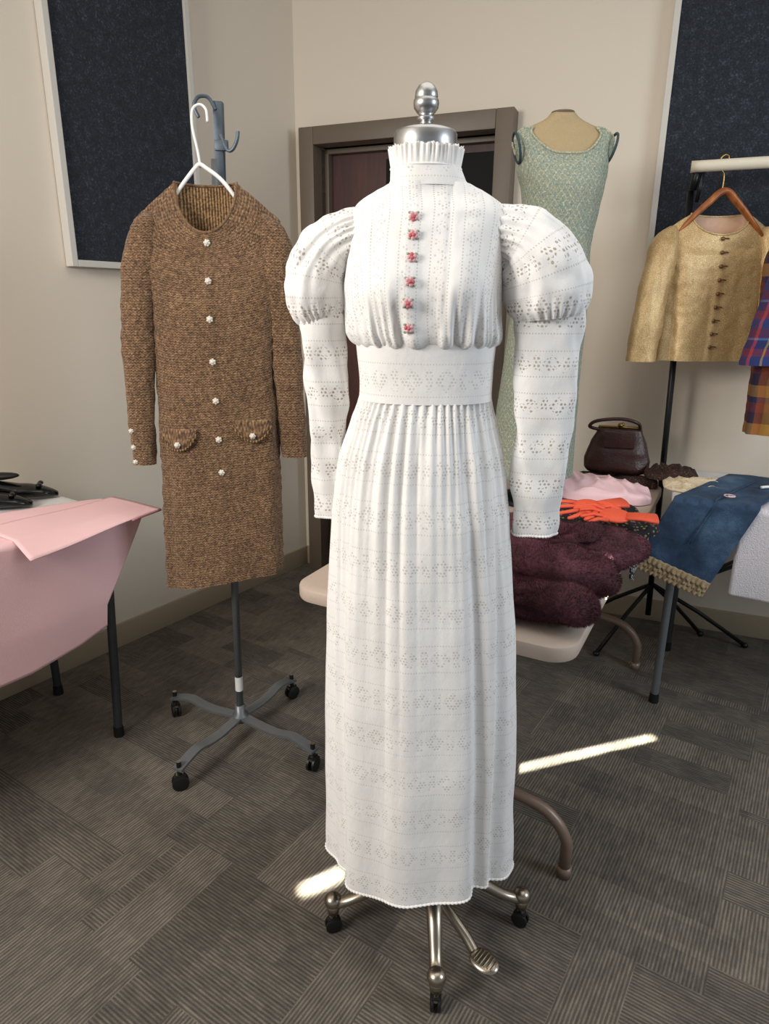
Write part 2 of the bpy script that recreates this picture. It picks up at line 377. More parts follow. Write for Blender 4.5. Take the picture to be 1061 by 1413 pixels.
def baseb(name,f,segs,R,N):
    b=B()
    for s0,s1 in segs: b.box((f(s0,.0)+f(s1,.1))/2+N*.006,(s1-s0,.012,.1),R,.004)
    autosm(b.obj(name,M_base,None,True,kind='structure'))
baseb('baseboard_back',wb,[(0,.055),(1.02,4.4)],RB,BN); baseb('baseboard_left',wl,[(0,5.6)],RL,LN)
b=B()
fwid=.072
b.box((wb(d0-fwid,0)+wb(d0,dz+fwid))/2,(fwid,.16,dz+fwid),RB,.004)
b.box((wb(d1,0)+wb(d1+fwid,dz+fwid))/2,(fwid,.16,dz+fwid),RB,.004)
b.box((wb(d0,dz)+wb(d1,dz+fwid))/2,(d1-d0,.16,fwid),RB,.004)
b.box((wb(d0,0)+wb(d0+.02,dz))/2-BN*.05,(.02,.04,dz),RB,.002)
b.box((wb(d1-.02,0)+wb(d1,dz))/2-BN*.05,(.02,.04,dz),RB,.002)
b.box((wb(d0,dz-.02)+wb(d1,dz))/2-BN*.05,(d1-d0,.04,.02),RB,.002)
autosm(b.obj('trim_1',M_frame,None,True,kind='structure'))
b=B(); b.box((wb(d0+.003,.01)+wb(d1-.003,dz-.003))/2-BN*.09,(d1-d0-.006,.04,dz-.013),RB,.003)
dd=b.obj('door_1',M_doorwood,None,False,kind='structure')
b=B(); b.box((wb(.42,.25)+wb(d1-.03,dz-.05))/2-BN*.068,(d1-.45,.006,dz-.30),RB,.001)  # black sheet on the door standing in for the dark room behind
o=b.obj('doorway_dark_sheet',M_dark,dd,False)
o.matrix_parent_inverse=Matrix.Identity(4)
def panel(name,f,R,N,s0,s1,z0,z1,label):
    e=empty(name,f((s0+s1)/2,z0),label,'wall panel','dark acoustic wall panels')
    b=B(); b.box((f(s0,z0)+f(s1,z1))/2+N*.016,(s1-s0-.01,.03,z1-z0-.01),R,.002); b.obj('fabric_board',M_acou,e,False)
    b=B(); w=.022
    for a0,a1,b0,b1 in ((s0,s0+w,z0,z1),(s1-w,s1,z0,z1),(s0+w,s1-w,z0,z0+w),(s0+w,s1-w,z1-w,z1)):
        b.box((f(a0,b0)+f(a1,b1))/2+N*.021,(a1-a0,.04,b1-b0),R,.002)
    b.obj('frame',M_white_trim,e,False)
panel('acoustic_panel',wl,RL,LN,.61,1.19,1.465,2.6,'navy speckled acoustic panel, pale frame, above the brown coat')
panel('acoustic_panel.001',wb,RB,BN,1.56,2.9,1.47,2.6,'navy speckled acoustic panel, pale frame, behind gold jacket')
# ---------------------------------------------------------------- caster
def caster(parent,loc,r=.02,ang=0,h=.05,mats=None):
    x,y=loc; b=B(); c,s_=math.cos(ang),math.sin(ang); ax=Vector((-s_,c,0))
    ctr=Vector((x,y,r))
    for sgn in (-1,1):
        p0=ctr+ax*sgn*r*.15; p1=ctr+ax*sgn*r*.6
        b.tube([p0,p0.lerp(p1,.2),p0.lerp(p1,.8),p1],[r*.85,r,r,r*.8],16,0)
    b.box(ctr+Vector((0,0,r*.75)),(r*1.3,r*.9,r*.7),Matrix.Rotation(ang,3,'Z'),r*.2,0)
    b.tube([ctr+Vector((0,0,r)),ctr+Vector((0,0,h-r+.004))],r*.3,10,1)
    return autosm(b.obj('caster',mats or [M_black,M_pewter],parent))
# ================================================================= DRESS FORM (front)
DX,DY=.066,1.15
form=empty('dress_form',(.115,1.17,0),'pewter-based dress form wearing the white lace gown','dress form')
b=B(); b.lathe([(0.0,1.574),(.047,1.574),(.0485,1.578),(.0485,1.598),(.046,1.602),(.035,1.6055),(.018,1.607),(.013,1.609),(0.009,1.612),(.0095,1.616),(.0135,1.618),(.0135,1.622),(.009,1.6235),(.014,1.628),(.0185,1.634),(.0195,1.640),(.019,1.645),(.0165,1.647),(.0175,1.649),(.0165,1.657),(.012,1.664),(.006,1.668),(0,1.669)],(.0575,DY),40)
b.obj('neck_cap_finial',M_silver,form,label='silver neck cap with acorn finial')
b=B(); b.lathe([(0,1.40),(.043,1.40),(.043,1.55),(.046,1.576),(0,1.576)],(.0575,DY),32); b.obj('neck',M_linen,form)
hub=Vector((.112,1.165,.14))
b=B(); b.tube([(.09,1.16,1.42),(.112,1.165,.15)],.011,14); b.obj('pole',M_silver,form)
b=B(); b.lathe([(0,.088),(.016,.088),(.026,.10),(.033,.125),(.030,.148),(.02,.16),(.017,.21),(.012,.215),(0,.215)],(.112,1.165),24); b.obj('hub',M_pewter,form)
for tx,ty,an in ((.111,.997,1.5),(-.10,1.167,.3),(.311,1.185,2.6),(.12,1.37,1.2)):
    t=Vector((tx,ty,0)); d=(t-Vector((hub.x,hub.y,0))); L=d.length; d.normalize()
    pts=smooth([hub+d*.01+Vector((0,0,-.012)),hub+d*L*.22+Vector((0,0,.008)),hub+d*L*.5+Vector((0,0,-.006)),hub+d*L*.78+Vector((0,0,-.044)),hub+d*(L*.93)+Vector((0,0,-.058)),hub+d*(L*1.03)+Vector((0,0,-.060))],5)
    n=len(pts); rs=[lerp(.022,.013,min(1,i/(n*.6))) if i<n*.7 else lerp(.013,.017,(i-n*.7)/(n*.3)) for i in range(n)]
    b=B(); b.tube(pts,rs,16,0,True,.8); e=pts[-1]; b.sphere(e+Vector((0,0,.005)),(.020,.020,.017)); b.tube([e,e-Vector((0,0,.028))],[.017,.013],14)
    b.obj('leg',M_pewter,form); caster(form,(e.x,e.y),.0185,an,.055)
b=B(); pts=smooth([(.125,1.15,.115),(.15,1.12,.10),(.18,1.09,.075),(.195,1.07,.06)],4); b.tube(pts,.011,10)
Rz=Matrix.Rotation(-.75,3,'Z')@Matrix.Rotation(.15,3,'X'); b.sphere((.214,1.053,.052),(.034,.024,.0075),0,24,10,Rz)
for k in range(7): b.box(Vector((.214,1.053,.0585))+Rz@Vector((-.024+.008*k,0,0)),(.0038,.034-.003*abs(k-3),.004),Rz,.001)
autosm(b.obj('foot_pedal',M_pewter,form))
# ================================================================= GOWN
gown=empty('lace_gown',(.07,1.15,.25),'long white lace high-neck gown with puffed sleeves on the dress form','dress')
SK=[(.25,.080,.192,.145),(.40,.077,.188,.142),(.55,.075,.184,.138),(.79,.070,.172,.130),(1.0,.064,.153,.117),(1.10,.063,.137,.103),(1.17,.065,.118,.091),(1.20,.067,.110,.085)]
rv=random.Random(11)
VAL=[]; ang=0.0
while ang<2*pi-.30:
    wd=rv.uniform(.08,.17); VAL.append((ang+rv.uniform(-.06,.06),wd,rv.uniform(.45,1.35),rv.uniform(-.14,.14),rv.uniform(0,.45))); ang+=rv.uniform(.36,.74)
def foldf(th,t):
    v=0
    for a0,wd,dp,dr,st in VAL:
        d=(th-a0-dr*t+pi)%(2*pi)-pi
        on=min(1,max(0,(t-st*.35)/.25)); v-=dp*on*math.exp(-(d/(wd*(.7+.5*t)))**2)
    return v+.35
def skirt_ring(z,n=480):
    c,hw,hd=sinterp(SK,z); t=max(0,(1.2-z)/.95)
    def fn(p,th,nr):
        g=.0030*math.exp(-t*6)*math.sin(52*th+math.sin(5*th)*2)
        g+=.0080*math.exp(-t*4.0)*min(1,t*9)*(2*abs(math.sin(11.5*th+.7+1.5*math.sin(3*th)+1.0*math.sin(7*th)))-1.1)
        g+=(.0195*t**.55 if t>0 else 0)*foldf(th%(2*pi),t)
        g+=.003*t*math.sin(4*th+1)+.0025*nz((math.cos(th)*3,math.sin(th)*3,z*9))
        return p+nr*g+Vector((0,0,-.010*max(0,(t-.9)*10)*math.sin(3*th+2)*.4))
    return ring(c,1.15,z,hw,hd,n,2.1,fn)
zs=[.25+.95*i/90 for i in range(91)]; zs[-1]=1.1999
loft('skirt',[skirt_ring(z) for z in zs],M_lace,gown)
hemr=skirt_ring(.25,320); b=B(); hp=hemr+[hemr[0]]; dense=[]
for i in range(len(hp)-1):
    for k in range(3): dense.append(hp[i].lerp(hp[i+1],k/3))
b.tube(dense,[.0016+.0016*abs(math.sin(i*.55)) for i in range(len(dense))],6); b.obj('hem_trim',M_trim,gown)
WB=[(1.198,.068,.1125,.087),(1.21,.068,.112,.087),(1.25,.067,.113,.089),(1.292,.066,.1165,.093)]
loft('waistband',[ring(*[(lambda q:(q[0],1.15,z,q[1],q[2]))(interp(WB,z))][0],n=140,fn=lambda p_,th,nr:p_+nr*.0016*nz(p_,25)) for z in [1.198+.096*i/16 for i in range(17)]],M_lace_w,gown)
BD=[(1.285,.066,.112,.088),(1.290,.066,.120,.095),(1.305,.063,.125,.100),(1.34,.060,.126,.100),(1.38,.058,.127,.097),(1.42,.061,.125,.092),(1.46,.066,.123,.083),(1.485,.068,.122,.072),(1.498,.068,.116,.062),(1.508,.067,.103,.055),(1.518,.066,.085,.052),(1.527,.065,.066,.052)]
def bod_ring(z,n=280):
    c,hw,hd=sinterp(BD,z)
    def fn(p,th,nr):
        g=0
        if nr.y<0:
            for sx in (-1,1):
                g+=.024*math.exp(-((p.x-c-sx*.050)/.038)**2-((z-1.375)/.050)**2)
            lo=max(0,1-(z-1.285)/.10); g+=.0050*lo*math.sin(46*th+2*math.sin(9*th))*min(1,(z-1.285)/.01)*(1-math.exp(-((p.x-c)/.03)**2))
            g+=.005*lo*math.sin(22*th+1)
            g+=.0018*math.exp(-((p.x-.036)/.011)**6)
            g-=.0024*math.exp(-((abs(p.x-.036)-.045-.25*(z-1.30)*.3)/.004)**2)
        g+=.0035*nz(p,14)+.0015*nz(p,38)
        return p+Vector((nr.x*.5,nr.y,0))*g
    return ring(c,1.15,z,hw,hd,n,2.35,fn)
zs=[1.285+.242*(i/60) for i in range(61)]
bod=loft('bodice',[bod_ring(z) for z in zs],M_lace_b,gown); TB=bvh(bod)
CO=[(1.523,.065,.066,.053),(1.533,.063,.059,.053),(1.551,.059,.0545,.051)]
loft('collar',[ring(*[(lambda q:(q[0],1.15,z,q[1],q[2]))(interp(CO,z))][0],n=120) for z in [1.522+.029*i/8 for i in range(9)]],M_lace_w,gown)
rr=[]
for i in range(9):
    t=i/8; z=1.548+.030*t
    rr.append(ring(.0590,1.15,z,.0540+.002*t,.0510+.002*t,420,2,lambda p_,th,nr,t=t:p_+nr*(.0020*t*math.sin(46*th+2*math.sin(5*th))+.0016*t*math.sin(19*th+1))+Vector((0,0,.0015*t*math.sin(17*th+1)+.0008*t*math.sin(130*th)))))
o=loft('ruffle',rr,M_trim,gown); md=o.modifiers.new('s','SOLIDIFY'); md.thickness=.0008
b=B(); rg=ring(.0592,1.15,1.550,.0548,.0517,60,2); b.tube(rg+[rg[0]],.0013,6); b.obj('ruffle_seam',M_trim,gown)
def puff(path,parent,fl=1.0):
    P=smooth([Vector(q_[:3]) for q_ in path],9); R_=smooth([Vector((q_[3],0,0)) for q_ in path],9); n=len(P); rings=[]; Yd=Vector((0,1,0))
    for i in range(n):
        d=(P[min(i+1,n-1)]-P[max(i-1,0)]).normalized(); x=d.cross(Yd).normalized(); y=x.cross(d); t=i/(n-1); row=[]; rad=R_[i].x
        for k in range(220):
            th=pi/2+2*pi*k/220; nn=x*math.cos(th)+y*math.sin(th)*fl
            lo=math.exp(-t*5.0); hi=max(0,(t-.70)*3.0)
            g=.0046*lo*min(1,t*9+.3)*math.sin(21*th+math.sin(3*th)*2.5)+.0032*hi*math.sin(26*th+2*math.sin(4*th))
            q_=P[i]+nn*.06
            g+=math.sin(pi*t)*(.003*math.sin(4*th+3*t)+.0028*math.sin(8*th+6*t+1.5*math.sin(3*th))+.007*nz(q_,17)+.0035*nz(q_,42))
            row.append(P[i]+nn*(rad+g))
        rings.append(row)
    return loft('sleeve_puff',rings[::-1],M_lace_s,parent,capb=True)
def rings_path(keys,n=60,m=100,e=2.3,wr=.002):
    out=[]
    z0,z1=keys[0][0],keys[-1][0]
    for i in range(n+1):
        z=lerp(z0,z1,i/n); c,y,hw,hd=sinterp(keys,z)
        out.append(ring(c,y,z,hw,hd,m,e,lambda p_,th,nr:p_+nr*(wr*math.sin(5*th+z*40)+wr*2.6*nz(p_,26)+wr*2.0*nz(p_,11))))
    return out
sl=empty('sleeve',(0,0,0),None,None); sr=empty('sleeve',(0,0,0),None,None)
for e_ in (sl,sr): e_.parent=gown; e_.matrix_parent_inverse=Matrix.Translation(-Vector(gown.location))
puff([(-.028,1.155,1.462,.034),(-.058,1.16,1.452,.040),(-.088,1.165,1.434,.046),(-.109,1.165,1.402,.050),(-.115,1.165,1.366,.052),(-.113,1.167,1.338,.045),(-.110,1.167,1.323,.034)],sl,1.1)
puff([(.152,1.145,1.462,.036),(.184,1.14,1.457,.043),(.218,1.135,1.443,.053),(.243,1.13,1.410,.064),(.256,1.13,1.374,.068),(.260,1.13,1.347,.062),(.262,1.13,1.331,.050)],sr,1.0)
cuffs=[([(.978,-.105,1.185,.023,.022),(1.1,-.103,1.18,.029,.026),(1.2,-.101,1.17,.034,.029),(1.30,-.106,1.168,.037,.034),(1.347,-.110,1.167,.040,.038)],sl),([(.967,.264,1.12,.038,.020),(1.1,.266,1.12,.046,.026),(1.25,.266,1.125,.053,.032),(1.32,.263,1.13,.055,.038),(1.352,.262,1.13,.056,.044)],sr)]
for ky,pr_ in cuffs:
    rgs=rings_path(ky); loft('cuff_sleeve',rgs,M_lace_s,pr_)
    b=B(); r0=rgs[0]+[rgs[0][0]]; dn=[]
    for i in range(len(r0)-1):
        for k in range(2): dn.append(r0[i].lerp(r0[i+1],k/2))
    b.tube(dn,[.0012+.0014*abs(math.sin(i*.8)) for i in range(len(dn))],6); b.obj('cuff_trim',M_trim,pr_)
for x,z in ((.039,1.474),(.039,1.448),(.037,1.416),(.034,1.382),(.032,1.352),(.034,1.316)):
    y=front(TB,x,z,.8); b=B()
    b.sphere((x,y-.0035,z),(.0030,.0026,.0030),2,10,6)
    for k in range(5):
        an=2*pi*k/5+z*50; b.sphere((x+.0044*math.cos(an),y-.0025,z+.0044*math.sin(an)),(.0034,.0024,.0034),2 if k==0 else 0,8,5)
    for k in range(4):
        an=2*pi*k/4+pi/4; b.sphere((x+.0084*math.cos(an),y-.001,z+.0078*math.sin(an)),(.0028,.0012,.0020),1,8,5)
    b.obj('rose_button',[M_rose,M_leaf,M_rosed],gown,label='tiny pink rose button with green leaves')
# ================================================================= GARMENT STAND + COAT
st=empty('garment_stand',(-.452,1.85,0),'grey steel garment stand on four casters holding the brown coat','clothes rack')
pc=Vector((-.462,1.885,0))
b=B(); b.tube([pc+Vector((0,0,.06)),(-.44,1.90,1.70)],.0115,14); b.obj('pole',M_steel,st)
b=B(); b.box((-.4275,1.902,1.735),(.024,.024,.19),Matrix.Rotation(.03,3,'Y'),.003); 
b.tube(smooth([(-.42,1.89,1.755),(-.405,1.885,1.72),(-.39,1.88,1.72),(-.378,1.878,1.74),(-.374,1.878,1.76)]),.0045,8)
b.box((-.42,1.89,1.73),(.034,.012,.025),None,.003)
b.tube(smooth([(-.43,1.89,1.81),(-.445,1.885,1.835),(-.468,1.88,1.835),(-.48,1.878,1.815),(-.47,1.878,1.79)]),.0045,8)
autosm(b.obj('hook',M_bluegrey,st))
b=B(); b.lathe([(0,.055),(.026,.055),(.026,.075),(.016,.082),(.016,.11),(0,.11)],(pc.x,pc.y),20); b.obj('hub',M_steel,st)
for tx,ty,an in ((-.584,1.623,.4),(-.209,1.711,1.2),(-.325,2.10,.8),(-.705,1.985,2.0)):
    t=Vector((tx,ty,0)); d=t-Vector((pc.x,pc.y,0)); L=d.length; d.normalize(); side=Vector((-d.y,d.x,0)); b=B()
    pr=smooth([pc+Vector((0,0,.07)),pc+d*L*.35+Vector((0,0,.066)),pc+d*L*.55+Vector((0,0,.072)),pc+d*L*.75+Vector((0,0,.085)),pc+d*L*1.03+Vector((0,0,.070))],4)
    pv=None
    for q_ in pr:
        w=[b.bm.verts.new(q_+side*sx*.0165+Vector((0,0,zz))) for sx,zz in ((-1,-.004),(1,-.004),(1,.004),(-1,.004))]
        if pv:
            for k in range(4): b.bm.faces.new((pv[k],pv[(k+1)%4],w[(k+1)%4],w[k]))
        else: b.bm.faces.new(w)
        pv=w
    b.bm.faces.new(pv); autosm(b.obj('leg',M_steel,st)); caster(st,(tx,ty),.024,an,.09)
b=B(); b.tube([(-.4605,1.885,.165),(-.460,1.885,.215)],.0124,16,cap=False); b.obj('label',M_label,st)
hg=empty('coat_hanger',(-.46,1.84,1.62),'white plastic hanger with hook, holding the brown coat','hanger')
b=B(); b.tube(smooth([(-.4445,1.858,1.775),(-.447,1.86,1.803),(-.462,1.86,1.8135),(-.479,1.855,1.80),(-.480,1.85,1.76),(-.470,1.845,1.71),(-.464,1.84,1.67)],5),.0034,8); b.obj('hook',M_plastic,hg)
b=B(); b.tube(smooth([(-.60,1.825,1.545),(-.55,1.825,1.582),(-.50,1.828,1.640),(-.475,1.83,1.668),(-.463,1.83,1.676),(-.448,1.83,1.668),(-.41,1.828,1.640),(-.36,1.825,1.582),(-.31,1.825,1.545)],6),.0036,8,flat=1.4); b.obj('shoulder_bar',M_plastic,hg)
def garment(name,bodyk,sh,neck,cy,mat,parent,n=220,amp=.002,plx=None,tilt=0,freq=60,e=2.6,vn=1.5,ups=14,fold=.006,bul=.004,fd=0.0):
    keys=bodyk+[sh]; z0=bodyk[0][0]; rings=[]
    zt=sh[0]; m=66
    def ruff(p_,th,nr,t):
        g=amp*nz(p_,freq)*1.6+fold*(1-t)*math.sin(6*th+1.5*math.sin(th*2))+.003*nz(p_,8)
        if plx is not None and nr.y<0:
            dx=abs(p_.x-plx); g+=.004*max(0,1-(dx/.012)**4) if dx<.012 else 0
        return p_+nr*g+Vector((0,0,tilt*(p_.x-sh[1])*(1-t)-fd*(max(0,-nr.y)**.8)*t**3))
    for i in range(m+1):
        z=lerp(z0,zt,i/m); c,hw,hd=sinterp(keys,z); t=i/m
        rings.append(ring(c,cy,z,hw,hd,n,e,lambda p_,th,nr:ruff(p_,th,nr,t)))
    last=rings[-1]
    nk=ring(neck[1],cy,neck[0],neck[2],neck[3],n,2.0,lambda p_,th,nr:p_+Vector((0,0,-(neck[4]*max(0,-nr.y)**vn if nr.y<0 else neck[5]*nr.y**2))))
    for i in range(1,ups+1):
        t=i/ups; row=[]
        for a_,c_ in zip(last,nk):
            q_=a_.lerp(c_,t); q_.z+=bul*math.sin(pi*t); 
            if i<ups: q_+=Vector((nz(q_,freq),nz(q_,freq+5),nz(q_,freq+9)))*amp
            row.append(q_)
        rings.append(row)
    return loft(name,rings,mat,parent),nk
def edge_tube(name,nk,r,mat,parent):
    b=B(); b.tube(nk+[nk[0]],r,8,cap=False); return b.obj(name,mat,parent)
coat=empty('knit_coat',(-.45,1.84,.58),'knee-length brown tweed knit coat with pearl buttons on a white hanger','coat')
cb,nk=garment('coat_body',[(.585,-.462,.165,.055),(.8,-.458,.162,.056),(1.0,-.453,.160,.058),(1.2,-.452,.158,.058),(1.4,-.450,.168,.054),(1.47,-.450,.176,.048),(1.52,-.451,.180,.042)],(1.548,-.451,.184,.036),(1.634,-.450,.077,.034,.118,.004),1.82,M_coat,coat,amp=.0028,plx=-.449,tilt=.17,vn=1.0,bul=.001,fd=.10)
edge_tube('collar',nk,.0035,M_coat,coat)
loft('lining',[[Vector((lerp(p_.x,-.45,.05),lerp(p_.y,1.82,.06) if p_.y>1.82 else lerp(p_.y,1.82,.3),(p_.z-.004-.20*t) if p_.y>1.82 else p_.z-.012-.10*t)) for p_ in nk] for t in [i/6 for i in range(7)]],M_coat_in,coat)
def sleeve(keys,mat,parent,amp=.0025,name='sleeve',n=40,cap=True):
    rs=[]
    z0,z1=keys[0][0],keys[-1][0]
    for i in range(n+1):
        z=lerp(z0,z1,(i/n)); c,y,hw,hd=sinterp(keys,z)
        rs.append(ring(c,y,z,max(hw,.004),max(hd,.004),80,2.3,lambda p_,th,nr:p_+nr*(amp*1.6*nz(p_,60)+.006*nz(p_,12))))
    return loft(name,rs,mat,parent,capt=cap)
s1=sleeve([(.925,-.660,1.80,.032,.024),(1.1,-.654,1.80,.037,.028),(1.3,-.640,1.80,.043,.032),(1.43,-.627,1.81,.045,.036),(1.50,-.619,1.82,.041,.036),(1.545,-.608,1.82,.028,.028),(1.563,-.596,1.82,.010,.012)],M_coat,coat)
s2=sleeve([(.945,-.250,1.82,.034,.024),(1.1,-.257,1.82,.039,.028),(1.3,-.268,1.82,.043,.032),(1.43,-.279,1.82,.045,.036),(1.50,-.284,1.82,.041,.036),(1.545,-.295,1.82,.028,.028),(1.563,-.307,1.82,.010,.012)],M_coat,coat)
TC=bvh(cb); TS=bvh(s1)
def pearl(x,z,tree,parent,r=.0075,y0=1.5,mat=None):
    y=front(tree,x,z,y0,1.76); b=B(); b.sphere((x,y-.004,z),(r*.7,r*.55,r*.7),0,10,6)
    for k in range(6):
        an=2*pi*k/6+x*50+z*31; b.sphere((x+r*.75*math.cos(an),y-.002,z+r*.75*math.sin(an)),r*.48,0,8,5)
    b.obj('button',mat or M_pearl,parent)
for x,z in ((-.446,1.492),(-.446,1.402),(-.446,1.31),(-.445,1.205),(-.443,1.105),(-.442,1.003),(-.441,.912)): pearl(x,z,TC,coat)
for x,z in ((-.681,1.02),(-.680,.975),(-.678,.935)): pearl(x,z,TS,coat,.006)
for x,z,w in ((-.552,1.0,.052),(-.352,1.025,.050)):
    def pf(i,j,x=x,z=z,w=w):
        xx=x+(i-.5)*2*w; drop=.046*max(0,1-abs((i-.5)*2)**2.0)**.8; zz=z+.030-j*(.012+drop)
        return Vector((xx,front(TC,xx,zz,1.5,1.76)-.005-.006*math.sin(pi*j*.8)+.0012*nz((xx,0,zz),60),zz))
    o=grid('pocket_flap',pf,28,14,M_coat,coat,.004); o.data.flip_normals()
    pe=[pf(k/28,1)+Vector((0,-.001,0)) for k in range(29)]; b=B(); b.tube(pe,.0032,8); b.obj('flap_edge',M_coat_in,coat)
    y=front(TC,x,z,1.5,1.76)-.014
    b=B(); 
    for k in range(6):
        an=2*pi*k/6; b.sphere((x+.005*math.cos(an),y,z-.012+.005*math.sin(an)),.0038,0,8,5)
    b.sphere((x,y-.003,z-.012),.0055); b.obj('button',M_pearl,coat)
# ================================================================= FOLDING TABLES
def tabletop(corner,e,n,w,l,z,th,mat,parent,rad=.03):
    c=Vector((corner[0],corner[1],0))+e*w/2+n*l/2
    def outline(ins,zz):
        o=[]; hw=w/2-ins; hl=l/2-ins; r_=max(.002,rad-ins)
        for qx,qy,a0 in ((1,1,0),(-1,1,pi/2),(-1,-1,pi),(1,-1,3*pi/2)):
            for k in range(9):
                an=a0+pi/2*k/8; x=qx*(hw-r_)+r_*math.cos(an); y=qy*(hl-r_)+r_*math.sin(an); pt=c+e*x+n*y; o.append(Vector((pt.x,pt.y,zz)))
        return o
    f=min(.007,th*.3)
    prof=[(.03,z-th),(f,z-th),(f*.3,z-th+f*.3),(0,z-th+f),(0,z-f),(f*.3,z-f*.3),(f,z),(.03,z)]
    return autosm(loft('tabletop',[outline(a_,b_) for a_,b_ in prof],mat,parent,True,True),35)
U=-LX; Vw=-LN
TL=Vector((-.765,1.905,0)); 
lt=empty('folding_table',(TL.x,TL.y,0),'pale laminate folding table with dark legs, pink garment draped over it','table')
tabletop((TL-U*1.5),Vw,U,.56,1.5,.745,.028,M_tabletop,lt,.02)
def tleg(parent,top,foot,mat,r=.0135):
    b=B(); b.tube([top,foot+Vector((0,0,.03)),foot],r,14); b.tube([foot+Vector((0,0,.035)),foot],[r*1.15,r*1.25],14,1); autosm(b.obj('leg',[mat,M_black],parent))
for off in (.06,1.40):
    f1=TL-U*off+Vw*.03; f2=TL-U*off+Vw*.45
    tleg(lt,f1+Vector((0,0,.72)),f1+Vector((-.035,0,0)) ,M_gunmetal); tleg(lt,f2+Vector((0,0,.72)),f2.copy(),M_gunmetal)
    b=B(); b.tube([f1+Vector((-.005,0,.60)),f2+Vector((0,0,.60))],.009,10); b.tube([f1.lerp(f2,.5)+Vector((0,0,.60)),f1.lerp(f2,.5)-U*(.35 if off<1 else -.35)+Vector((0,0,.715))],.006,8); b.obj('brace',M_gunmetal,lt)
def drape(name,P0,e,n,zt,s0,s1,top,hang,skewt,skewh,mat,off=.008,parent=None,nu=60,nv=70,wav=.012,wf=22,thick=.003,topw=.004,**kw):
    P0=Vector((P0[0],P0[1],0))
    def fn(i,j):
        s=lerp(s0,s1,i); T=top(i) if callable(top) else top; Hh=hang(i) if callable(hang) else hang
        t=lerp(-T,Hh,j)
        if t<0:
            pt=P0+e*(s-skewt*t)+n*(-t); z=zt+off+topw*max(0,nz((s*9,t*9,1)))+.0015*math.sin(s*wf)
        else:
            k=min(1,t/.25); d=off+.002+wav*k*(.6+.5*math.sin(s*wf+2*t)+.3*nz((s*5,t*5,3))); 
            pt=P0+e*(s-skewh*t)-n*d; z=zt+off-t
        return Vector((pt.x,pt.y,z))
    return grid(name,fn,nu,nv,mat,parent,thick,**kw)
def hangL(i):
    s=(1-i)*1.2
    return interp([(0,.02),(.03,.07),(.10,.18),(.155,.26),(.16,.32),(.25,.345),(.40,.365),(1.2,.38)],s)[0]
pk=empty('pink_skirt',(-.85,1.8,.75),'pale pink linen skirt draped over the table edge','skirt')
P0=TL-U*1.15
drape('fabric',P0,U,Vw,.745,0,1.19,lambda i:.52-.34*i+.02*math.sin(i*9),hangL,.0,-.0,M_pinkcloth,.008,pk,150,80,.012,9,.0025,.004)
def cor(i,j):
    a_=TL-U*.34+Vw*.16; base=a_+U*(.40*i)-Vw*(.238*j); return Vector((base.x,base.y,.7565+.002*math.sin(7*i+3*j)+.006*i*j-.040*max(0,j-.70)*(1-i)*3))
grid('front_panel',cor,30,20,M_pinkcloth,pk,.0025)
pts=[cor(1,k/10)-Vector((0,0,.002)) for k in range(11)]+[cor(1-k/20,1)-Vector((0,0,.002)) for k in range(1,6)]; b=B(); b.tube(pts,.003,8); b.obj('facing_edge',M_pinkdark,pk)
def shoe(name,loc,rz,label):
    e=empty(name,loc,label,'shoe','black patent shoes'); R=Matrix.Rotation(rz,3,'Z'); L0=Vector(loc)
    prof=[(0,.010,.014),(.012,.022,.022),(.04,.034,.034),(.08,.039,.044),(.12,.036,.048),(.16,.031,.052),(.20,.029,.058),(.235,.026,.062),(.25,.012,.060)]
    rs=[]
    for i in range(33):
        x=.25*i/32; w,h=sinterp(prof,x); rs.append([L0+R@Vector((x,w*math.cos(a_),.004+max(0,(x-.11))*.14+h/2+h/2*math.sin(a_)*(1 if math.sin(a_)>0 else .95))) for a_ in [2*pi*k/24 for k in range(24)]])
    loft('upper',rs,M_patent,e,True,True)
    b=B(); b.sphere(L0+R@Vector((.165,0,.078)),(.062,.022,.012),0,16,8,R); b.obj('insole',M_black,e)
    b=B(); b.box(L0+R@Vector((.225,0,.015)),(.045,.042,.03),R,.005); b.obj('heel',M_patent,e)
    b=B(); 
    for sy in(-1,1): b.sphere(L0+R@Vector((.05,sy*.014,.046)),(.009,.016,.007),0,10,6,R)
    b.obj('bow',M_patent,e)
shoe('shoe',(-1.055,2.085,.747),pi+.3,'black patent leather shoe with a small bow on the pale table')
shoe('shoe.001',(-1.08,1.97,.747),pi+.3,'black patent leather shoe with a small bow on the pale table')
# --- beige table
n2=Vector((.469,.883,0)).normalized(); w2=Vector((.883,-.469,0)).normalized(); BL=Vector((-.228,1.493,0))
bt=empty('folding_table.001',(.1,1.4,0),'beige plastic folding table with curved tan legs, holding burgundy fur','table')
tabletop(BL,w2,n2,.68,1.48,.70,.036,M_beige,bt,.06)
for off in (.17,1.30):
    c=BL+w2*.37+n2*off
    b=B(); A1=c-w2*.31;A2=c+w2*.31
    path=[A1]+smooth([A1+Vector((0,0,.10)),A1+Vector((0,0,.15))+w2*.03,A1+Vector((0,0,.185))+w2*.10,c+Vector((0,0,.20)),A2+Vector((0,0,.185))-w2*.10,A2+Vector((0,0,.15))-w2*.03,A2+Vector((0,0,.10))],5)+[A2]
    b.tube(path,.0145,14)
    for sx in(-1,1): b.tube([c+w2*.06*sx+Vector((0,0,.19)),c+w2*.06*sx+Vector((0,0,.67))],.0135,12)
    for A_ in (A1,A2): b.tube([A_+Vector((0,0,.03)),A_],.0175,14,1)
    b.obj('leg',[M_tan,M_tan],bt)
